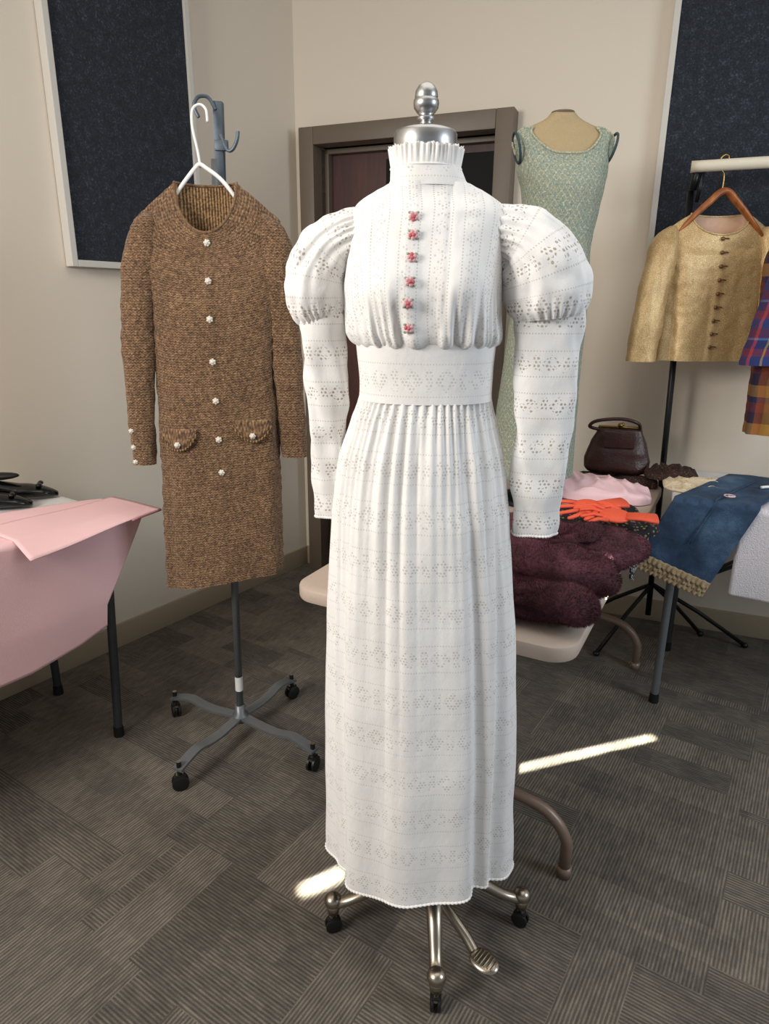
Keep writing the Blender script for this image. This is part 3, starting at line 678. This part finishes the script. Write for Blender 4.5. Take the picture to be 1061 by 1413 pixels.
# --- table by the back wall
nb=-BN; RT=Vector((.93,2.08,0))
t3=empty('folding_table.002',(1.3,2.2,0),'pale folding table with grey legs, denim hanging over its edge','table')
tabletop(RT,BX,nb,1.25,.54,.745,.028,M_tabletop,t3,.02)
for s_,nn,mt in ((.03,.03,M_steel),(.07,.46,M_gunmetal),(1.18,.04,M_steel),(1.18,.46,M_steel)):
    f=RT+BX*s_+nb*nn; tleg(t3,f+Vector((0,0,.72)),f,mt)
b=B(); f1=RT+BX*.05+nb*.03; f2=RT+BX*.07+nb*.46; b.tube([f1+Vector((0,0,.55)),f2+Vector((0,0,.55))],.008,8); b.tube([f2+Vector((0,0,.28)),RT+BX*.62+nb*.42+Vector((0,0,.70))],.007,8); b.tube([f1+Vector((0,0,.45)),RT+BX*.5+nb*.1+Vector((0,0,.70))],.007,8); b.obj('brace',M_gunmetal,t3)
# ================================================================= FUR
fe=empty('fur_coat',(.4,1.5,.70),'folded burgundy faux fur coat piled on the beige table','coat')
blades=([],[])
def roll(name,pts,r,fl=1,mat=M_fur,parent=fe,amp=.024,cnt=34000):
    P=smooth(pts,8); n=len(P); rs=[]
    for i,pt in enumerate(P):
        d=(P[min(i+1,n-1)]-P[max(i-1,0)]).normalized(); x=d.cross(Vector((0,0,1))).normalized(); y=x.cross(d)
        t=i/(n-1); k=max(.02,1-abs(2*t-1)**5)**.5; row=[]
        for j in range(60):
            an=2*pi*j/60; q_=pt+(x*math.cos(an)+y*math.sin(an)*fl)*r*k
            nn=(x*math.cos(an)+y*math.sin(an))
            g=amp*nz(q_,9)+amp*.5*nz(q_,24)-.014*max(0,math.sin(an*2+t*4))**8; q_=q_+nn*g
            if q_.z<.704: q_.z=.704
            row.append(q_)
        rs.append(row)
    bv,bf=blades
    for c_ in range(cnt):
        fi=random.random()*(n-1.001); fj=random.randrange(60); i=int(fi); a_=fi-i; b_=random.random()
        p00,p10,p01=rs[i][fj],rs[i+1][fj],rs[i][(fj+1)%60]; p11=rs[i+1][(fj+1)%60]
        pt=p00.lerp(p10,a_).lerp(p01.lerp(p11,a_),b_); nn=(p01-p00).cross(p10-p00)
        if nn.length<1e-9: continue
        nn.normalize()
        if nn.dot(pt-P[i])<0: nn=-nn
        comb=Vector((nz(pt,9),nz(pt+Vector((5,0,0)),9),nz(pt+Vector((0,7,0)),9)-.25))
        rnd=Vector((random.uniform(-1,1),random.uniform(-1,1),random.uniform(-1,1)))
        dr=(nn*.95+comb*.8+rnd*.25).normalized(); L=random.uniform(.004,.008); sd=dr.cross(rnd).normalized()*.0005
        tip=pt+dr*L
        if tip.z<.7035: continue
        k0=len(bv); bv+= [pt-sd-nn*.001,pt+sd-nn*.001,tip]; bf.append((k0,k0+1,k0+2))
    return loft(name,rs,mat,parent,True,True)
roll('sleeve',[(.16,1.395,.742),(.27,1.345,.748),(.37,1.295,.748),(.45,1.29,.745)],.060,.68)
roll('body',[(.18,1.57,.755),(.30,1.50,.764),(.42,1.44,.766),(.53,1.44,.755)],.100,.60)
roll('body_fold',[(.22,1.76,.750),(.35,1.70,.755),(.48,1.63,.757),(.585,1.63,.752),(.62,1.70,.745)],.085,.60)
roll('collar',[(.34,1.58,.785),(.43,1.56,.795),(.50,1.60,.797),(.56,1.67,.785)],.042,.6,cnt=14000)
me=bpy.data.meshes.new('pile'); me.from_pydata([tuple(v) for v in blades[0]],[],blades[1]); finish('fur_pile',me,M_fur,fe,False,kind='stuff')
# ================================================================= small things
def mound(name,c,ax,hx,hy,h,zt,mat,label,cat,wr=.02,fr=14,seed=0,parent=None):
    ex=Vector((math.cos(ax),math.sin(ax),0)); ey=Vector((-math.sin(ax),math.cos(ax),0)); C0=Vector((c[0],c[1],0))
    rs=[];N=90
    for i in range(34):
        t=i/33; rad=math.sin(t*pi/2)**.8; hh=max(0,math.cos(t*pi/2))**.4; row=[]
        for k in range(N):
            an=2*pi*k/N; cx_,sy_=math.cos(an),math.sin(an); e=3.6
            ux=math.copysign(abs(cx_)**(2/e),cx_);uy=math.copysign(abs(sy_)**(2/e),sy_)
            wob=1+.12*nz((cx_*1.5+seed,sy_*1.5,seed))+.04*nz((cx_*5+seed,sy_*5,seed))
            pt=C0+ex*ux*hx*rad*wob+ey*uy*hy*rad*wob
            rdg=1-abs(nz((pt.x*fr*1.6+seed*3,pt.y*fr*.8+nz((pt.x*6,pt.y*6,seed)),2)))*2.2
            z=zt+.003+hh*(h*(.8+.5*nz((pt.x*fr*.6+seed,pt.y*fr*.6,seed)))+wr*max(0,rdg)**2)
            row.append(Vector((pt.x,pt.y,z)))
        rs.append(row)
    return loft(name,rs[::-1],mat,parent,capt=False,label=label,cat=cat)
mound('embroidered_cloth',(.66,2.00),.15,.175,.15,.032,.70,M_floral,'black cloth with colourful floral embroidery folded on the beige table','cloth',.012,14,3)
mound('pink_blouse',(.77,2.31),-.35,.175,.09,.070,.70,M_pinklight,'crumpled pale pink blouse lying on the beige table','blouse',.016,10,7)
mound('beaded_scarf',(1.06,2.41),-.1,.09,.05,.035,.745,M_beads,'dark brown beaded scarf bunched beside the handbag','scarf',.02,18,9)
mound('dark_cloth',(.88,2.50),-.3,.15,.065,.040,.70,M_beads,'folded dark brown cloth under the handbag','cloth',.004,14,2)
mound('cream_cloth',(1.10,2.27),-.35,.12,.09,.014,.745,M_cream,'cream printed cloth folded on the pale table','cloth',.012,14,5)
drape('crochet_shawl',BL+w2*.68+n2*.60,n2,-w2,.70,0,.34,.10,lambda i:.07+.03*math.sin(i*7),0,0,M_crochet,.012,None,50,30,.012,40,.004,label='black shawl with white crochet edging hanging off the beige table',cat='shawl')
def glove(name,c,rz,z,flip=1):
    e=empty(name,(c[0],c[1],z),'coral red fabric glove laid flat on dark embroidered cloth','glove','pair of coral gloves'); R=Matrix.Rotation(.30,3,'X')@Matrix.Rotation(rz,3,'Z'); C0=Vector((c[0],c[1],z)); b=B()
    b.sphere(C0,(.045,.036,.011),0,20,10,R)
    b.tube([C0+R@Vector((-.03,0,0)),C0+R@Vector((-.07,0,.001)),C0+R@Vector((-.115,.005,.001))],[.030,.032,.040],16,0,True,.28)
    for k,(yy,L,an) in enumerate(((-.029,.058,-.30),(-.011,.074,-.10),(.009,.076,.10),(.027,.062,.32))):
        s0=R@Vector((.025,yy,0)); d=R@Vector((math.cos(an),math.sin(an),0)); bend=R@Vector((0,.006*flip,.004))
        b.tube([C0+s0,C0+s0+d*L*.5+bend,C0+s0+d*L*.95,C0+s0+d*L],[.0085,.0078,.0065,.003],10,0,True,.7)
    b.tube([C0+R@Vector((-.015,.028*flip,0)),C0+R@Vector((.01,.052*flip,.003)),C0+R@Vector((.035,.062*flip,.002)),C0+R@Vector((.042,.064*flip,.002))],[.012,.010,.008,.003],10,0,True,.7)
    b.obj('hand',M_coral,e)
glove('glove',(.60,1.90),pi+.22,.785,1); glove('glove.001',(.665,1.845),pi-.12,.775,-1)
# handbag
hb=empty('handbag',(.86,2.52,.70),'brown textured leather handbag with metal clasp frame and top handle','handbag')
hx=Vector((.96,-.28,0)).normalized(); hy=Vector((.28,.96,0)).normalized(); HC=Vector((.885,2.51,0))
rs=[]
for i in range(21):
    t=i/20; w=interp([(0,.105),(.08,.118),(.3,.120),(.7,.100),(1,.076)],t)[0]; d=interp([(0,.045),(.1,.055),(.5,.048),(1,.020)],t)[0]; row=[]
    for k in range(48):
        an=2*pi*k/48; c_,s__=math.cos(an),math.sin(an); e=3.0; q_=HC+hx*w*math.copysign(abs(c_)**(2/e),c_)+hy*d*math.copysign(abs(s__)**(2/e),s__)+Vector((0,0,.746+.165*t))
        row.append(q_+Vector((0,-.006*nz(q_,22),0)))
    rs.append(row)
loft('body',rs,M_leather,hb,True,True)
b=B(); zt_=.913
b.tube([HC-hx*.078+Vector((0,0,zt_-.012)),HC-hx*.076+Vector((0,0,zt_+.003)),HC+hx*.076+Vector((0,0,zt_+.003)),HC+hx*.078+Vector((0,0,zt_-.012))],.005,10); b.sphere(HC-hy*.01+Vector((0,0,zt_+.012)),.010); b.sphere(HC+hy*.008+hx*.008+Vector((0,0,zt_+.012)),.009); b.obj('clasp_frame',M_brass,hb)
b=B(); b.tube(smooth([HC-hx*.070+Vector((0,0,zt_-.01)),HC-hx*.11-hy*.03+Vector((0,0,zt_+.005)),HC-hx*.085-hy*.045+Vector((0,0,zt_+.030)),HC-hy*.04+Vector((0,0,zt_+.040)),HC+hx*.06-hy*.03+Vector((0,0,zt_+.025)),HC+hx*.072+Vector((0,0,zt_-.005))],6),.0065,10); b.obj('handle',M_leather,hb)
b=B(); b.box(HC-hy*.047+Vector((0,0,.875)),(.11,.008,.06),Matrix((hx,hy,Vector((0,0,1)))).transposed(),.003); b.obj('flap',M_leather,hb)
# ================================================================= denim + terry on wall table
jn=empty('denim_trousers',(1.05,2.1,.745),'blue denim bell-bottoms with lace ruffled hem hanging off the table','trousers')
HJ=lambda i:.215+.075*i
drape('denim',RT,BX,nb,.745,.0,.25,.42,HJ,.45,.42,M_denim,.018,jn,60,80,.018,32,.004,.014)
def hemp(i,Hh,k):
    s=lerp(0,.25,i); d=.046+.006*k+.003*math.sin(i*60+k*2); pt=RT+BX*(s-.42*Hh)-nb*d; return Vector((pt.x,pt.y,.745+.018-Hh))
for k in range(3):
    def rf_(i,j,k=k):
        Hh=HJ(i)-.034+k*.014+j*.020; pt=hemp(i,Hh,k*.6+j); n_=nb*(-.004*math.sin(i*90+k*2)*j-.003*j); return pt+n_+Vector((0,0,.002*math.sin(i*90+1)*j))
    grid('lace_ruffle',rf_,120,4,M_laceb,jn,.0015)
b=B(); sm_=[]
for k in range(40):
    t=-.36+.50*k/39; s=.125; sk_=.45 if t<0 else .42; kk=min(1,max(0,t)/.25); pt=RT+BX*(s-sk_*t)+nb*(-t if t<0 else -.024-.018*kk*1.1); sm_.append(Vector((pt.x,pt.y,.745+.0205-(t if t>0 else 0)+(.006 if t<0 else 0))))
b.tube(sm_,.0022,6); b.obj('side_seam',M_denim,jn)
pc_=RT+BX*.165+nb*.045+Vector((0,0,.777)); b=B()
b.tube([pc_+Vector((.016*math.cos(a_),.016*math.sin(a_),0)) for a_ in [2*pi*k/24 for k in range(25)]],.0018,6,cap=False)
b.tube([pc_+Vector((0,.016,0)),pc_+Vector((0,-.016,0))],.0016,6)
for sx in(-1,1): b.tube([pc_,pc_+Vector((sx*.0115,-.0115,0))],.0016,6)
b.obj('peace_patch',M_pinklight,jn,label='pink peace symbol embroidered on the denim')
b=B(); pq=RT+BX*.27+nb*.20+Vector((0,0,.778)); b.tube(smooth([pq,pq+BX*.03+nb*.02,pq+BX*.07+nb*.0,pq+BX*.10+nb*.03],5),.005,8); b.obj('lace_pocket_trim',M_trim,jn)
drape('terry_cloth',RT,BX,nb,.745,.20,.85,.22,lambda i:.29+.03*i,0,0,M_terry,.007,None,60,50,.010,18,.005,label='white terry cloth with pink tinge hanging over the table edge',cat='towel')
# ================================================================= rear dress form + aqua dress
rf=empty('dress_form.001',(.515,2.25,.70),'linen-covered dress form on a short round stand wearing the aqua dress','dress form')
b=B(); b.lathe([(0,.702),(.11,.702),(.112,.71),(.10,.72),(.03,.73),(.014,.745),(.013,.95),(0,.95)],(.505,2.25),32); b.obj('stand',M_blackm,rf)
FB=[(1.60,.533,.10,.08),(1.70,.534,.115,.085),(1.76,.531,.128,.08),(1.80,.527,.140,.07),(1.825,.524,.147,.058),(1.84,.522,.142,.045),(1.853,.521,.12,.038),(1.865,.520,.085,.036),(1.878,.519,.055,.036),(1.894,.518,.037,.033)]
loft('torso',[(lambda q_:ring(q_[0],2.25,z,q_[1],q_[2],80,2.2))(sinterp(FB,z)) for z in [1.60+.294*i/30 for i in range(31)]],M_linen,rf,capt=True)
b=B(); b.tube([(.518,2.25,1.893),(.518,2.25,1.899)],[.036,.034],28); b.obj('neck_cap',M_plate,rf)
ad=empty('sleeveless_dress',(.515,2.25,.8),'aqua and gold crochet sleeveless dress on the linen dress form','dress')
AD=[(.80,.502,.135,.105),(1.0,.506,.128,.10),(1.15,.512,.120,.10),(1.3,.520,.115,.095),(1.45,.528,.104,.088),(1.54,.532,.098,.084),(1.65,.533,.112,.098),(1.70,.533,.120,.104),(1.74,.529,.130,.092)]
rings=[]
for i in range(61):
    z=.80+.94*i/60; q_=sinterp(AD,z); rings.append(ring(q_[0],2.25,z,q_[1]+.005,q_[2]+.005,160,2.2,lambda p_,th,nr:p_+nr*.002*nz(p_,70)))
for i in range(1,19):
    t=i/18; row=[]
    for k in range(160):
        th=pi/2+2*pi*k/160; c_=abs(math.cos(th)); fr=-math.sin(th)
        if c_<.92: hmax=1.775+.077*min(1,(c_/.70))**3.2+(0 if fr>0 else .03*(1-c_/.92))
        else: hmax=lerp(1.852,1.785,min(1,(c_-.92)/.08))
        z=lerp(1.74,hmax,t); q_=sinterp(FB,z); q2=sinterp(AD,1.74); bl=min(1,t*2.5)
        hw=lerp(q2[1],q_[1],bl)+.006; hd=lerp(q2[2],q_[2],bl)+.006
        row.append(ring(lerp(q2[0],q_[0],bl),2.25,z,hw,hd,160,2.2)[k])
    rings.append(row)
loft('dress_body',rings,M_aqua,ad)
edge_tube('neck_binding',rings[-1],.0035,M_aqua,ad)
for sx in (-1,1):
    pts=[Vector((.526+sx*(.141+.010*math.sin(a_)),2.235-.045*math.cos(a_)*1.0,1.800+.040*math.sin(a_))) for a_ in [2*pi*k/24 for k in range(25)]]
    b=B(); b.tube(pts,.0040,8,cap=False); b.obj('armhole_binding',M_teal,ad)
# ================================================================= rack at back wall + jackets
rk=empty('garment_rack',(1.14,2.60,0),'black garment rack with a cream rail and folding tripod base','clothes rack')
RP=Vector((1.125,2.60,0))
b=B(); b.tube([RP+Vector((0,0,.10)),Vector((1.065,2.585,1.74))],.0115,14); b.obj('pole',M_blackm,rk)
b=B(); b.tube([Vector((1.045,2.56,1.812)),Vector((1.075,2.548,1.812)),Vector((1.75,2.27,1.812))],[.0185,.0185,.0185],20); b.obj('rail',M_rail,rk)
b=B(); b.tube([Vector((1.065,2.57,1.74)),Vector((1.068,2.56,1.81))],.013,12); b.tube([Vector((1.08,2.56,1.70)),Vector((1.085,2.55,1.80))],.007,8); b.obj('bracket',M_blackm,rk)
for tx,ty in ((.90,2.78),(1.50,2.50),(.86,2.42),(1.36,2.60)):
    b=B(); t=Vector((tx,ty,.012)); b.tube([RP+Vector((0,0,.24)),RP.lerp(t,.5)+Vector((0,0,.13)),t],.0085,10); b.sphere(t,(.014,.014,.012)); b.obj('leg',M_blackm,rk)
wh=empty('coat_hanger.001',(1.13,2.5,1.7),'varnished wooden hanger holding the gold jacket','hanger')
hc=Vector((1.145,2.52,0))
b=B(); b.tube(smooth([hc+Vector((.010,0,1.822)),hc+Vector((.006,0,1.839)),hc+Vector((-.008,0,1.842)),hc+Vector((-.020,0,1.828)),hc+Vector((-.015,0,1.80)),hc+Vector((0,0,1.78)),hc+Vector((0,0,1.73))],5),.0025,8); b.obj('hook',M_brass,wh)
HX=Vector((1,-.04,0)).normalized(); hc=Vector((1.145,2.50,0))
b=B(); pts=smooth([hc+HX*-.15+Vector((0,0,1.585)),hc+HX*-.10+Vector((0,0,1.640)),hc+HX*-.05+Vector((0,0,1.690)),hc+Vector((0,0,1.728)),hc+HX*.05+Vector((0,0,1.690)),hc+HX*.10+Vector((0,0,1.640)),hc+HX*.15+Vector((0,0,1.585))],6)
b.tube(pts,[.010+.010*math.sin(pi*i/(len(pts)-1)) for i in range(len(pts))],12,flat=.6); b.obj('shoulder_bar',M_hwood,wh)
gj=empty('gold_jacket',(1.14,2.5,1.16),'short gold lame jacket with fabric-loop buttons on a wooden hanger','jacket')
gb,nk2=garment('jacket_body',[(1.165,1.155,.160,.050),(1.3,1.155,.164,.050),(1.45,1.150,.172,.052),(1.56,1.148,.186,.046)],(1.60,1.148,.186,.036),(1.658,1.148,.100,.034,.070,.006),2.51,M_gold,gj,220,.0015,1.15,0,40,2.6,1.0,12,.012,.002,.055)
edge_tube('neck_edge',nk2,.0035,M_gold,gj)
loft('lining',[[Vector((lerp(p_.x,1.148,.05),lerp(p_.y,2.51,.05) if p_.y>2.51 else lerp(p_.y,2.51,.3),p_.z-(.003 if p_.y>2.51 else .012)-.12*t)) for p_ in nk2] for t in [i/5 for i in range(6)]],M_goldlin,gj)
sleeve([(1.165,.905,2.44,.050,.036),(1.3,.915,2.45,.052,.040),(1.45,.938,2.465,.051,.044),(1.56,.958,2.485,.045,.042),(1.60,.972,2.5,.030,.028),(1.617,.985,2.5,.008,.01)],M_gold,gj,.002)
sleeve([(1.17,1.375,2.48,.046,.036),(1.3,1.365,2.485,.048,.038),(1.45,1.350,2.49,.050,.042),(1.56,1.334,2.5,.046,.040),(1.60,1.324,2.5,.030,.028),(1.617,1.312,2.5,.008,.01)],M_gold,gj,.002)
TG=bvh(gb)
for k in range(9): 
    z=1.575-.045*k; y=front(TG,1.15,z,2.0,2.44); b=B(); b.sphere((1.15,y-.004,z),(.007,.005,.007)); b.tube([(1.15,y-.003,z),(1.162,y-.004,z+.002),(1.172,y-.002,z)],.0022,6); b.obj('loop_button',M_bbtn,gj)
pj=empty('plaid_coat',(1.36,2.33,.9),'multicolour plaid wool coat hanging from the rack rail','coat')
garment('coat_body',[(.93,1.41,.150,.06),(1.1,1.41,.155,.065),(1.35,1.41,.165,.07),(1.5,1.41,.175,.06)],(1.58,1.41,.155,.035),(1.655,1.43,.07,.045,.05,.01),2.33,M_plaid2,pj,140,.0015,None,0,40)
sleeve([(1.17,1.235,2.25,.072,.035),(1.3,1.255,2.25,.068,.040),(1.45,1.285,2.26,.062,.045),(1.55,1.315,2.28,.055,.04),(1.60,1.34,2.30,.035,.03),(1.625,1.36,2.31,.012,.012)],M_plaid,pj,.0015)
sleeve([(1.17,1.56,2.33,.06,.04),(1.4,1.56,2.33,.06,.045),(1.55,1.535,2.33,.05,.04),(1.60,1.51,2.33,.03,.03)],M_plaid,pj,.0015)
b=B(); b.tube(smooth([(1.415,2.415,1.82),(1.41,2.41,1.845),(1.40,2.40,1.84),(1.395,2.37,1.80),(1.41,2.34,1.74),(1.42,2.33,1.70)],5),.0025,8); 
e_=empty('coat_hanger.002',(1.41,2.33,1.68),'wooden hanger inside the plaid coat','hanger'); b.obj('hook',M_brass,e_)
b=B(); b.tube(smooth([(1.29,2.33,1.57),(1.35,2.33,1.63),(1.42,2.33,1.70),(1.49,2.33,1.63),(1.54,2.33,1.57)],6),.009,10); b.obj('shoulder_bar',M_hwood,e_)
# ---------------------------------------------------------------- lights
def area(name,loc,tgt,size,en,col,sy=None,spread=None):
    l=bpy.data.lights.new(name,'AREA'); l.energy=en; l.color=col; l.size=size
    if sy: l.shape='RECTANGLE'; l.size_y=sy
    if spread: l.spread=spread
    o=bpy.data.objects.new(name,l); COL.objects.link(o); o.location=loc
    o.rotation_euler=(Vector(tgt)-Vector(loc)).to_track_quat('-Z','Y').to_euler(); return o
area('window_light',(-1.9,-.1,2.0),(.1,1.7,.9),.8,57,(1,.96,.90))
area('window_light_side',(2.6,.3,1.9),(.9,2.2,.9),1.0,36,(.82,.91,1))
area('overhead_fill',(.3,1.2,2.68),(.3,1.25,0),1.6,12,(1,.96,.9))  # soft overhead area light for room fill, no fixture modelled
def beam(name,center,direc,length,width,src,en):
    c=Vector(center); s_=Vector(src); d=(c-s_).normalized(); e=Vector(direc).normalized()
    X=e-d*e.dot(d); kx=X.length; X.normalize(); Z_=-d; Y_=Z_.cross(X)
    f=Vector((-e.y,e.x,0)); ky=abs(f.dot(Y_))
    l=bpy.data.lights.new(name,'AREA'); l.shape='RECTANGLE'; l.size=length*kx; l.size_y=max(.006,width*ky); l.spread=math.radians(1.0); l.energy=en; l.color=(1,.95,.84)
    o=bpy.data.objects.new(name,l); COL.objects.link(o); Mx=Matrix((X,Y_,Z_)).transposed().to_4x4(); Mx.translation=s_; o.matrix_world=Mx
beam('sunbeam',(.62,1.795,0),(.455,.156,0),.56,.010,(1.1,.9,2.6),.9)
beam('sunbeam.001',(-.115,1.315,0),(.19,.11,0),.17,.03,(-1.0,.6,2.5),.45)
w=bpy.data.worlds.new('world'); S.world=w; w.use_nodes=True
bg=w.node_tree.nodes['Background']; bg.inputs[0].default_value=(.84,.91,1,1); bg.inputs[1].default_value=.34
S.view_settings.view_transform='Standard'; S.view_settings.look='None'; S.view_settings.exposure=0
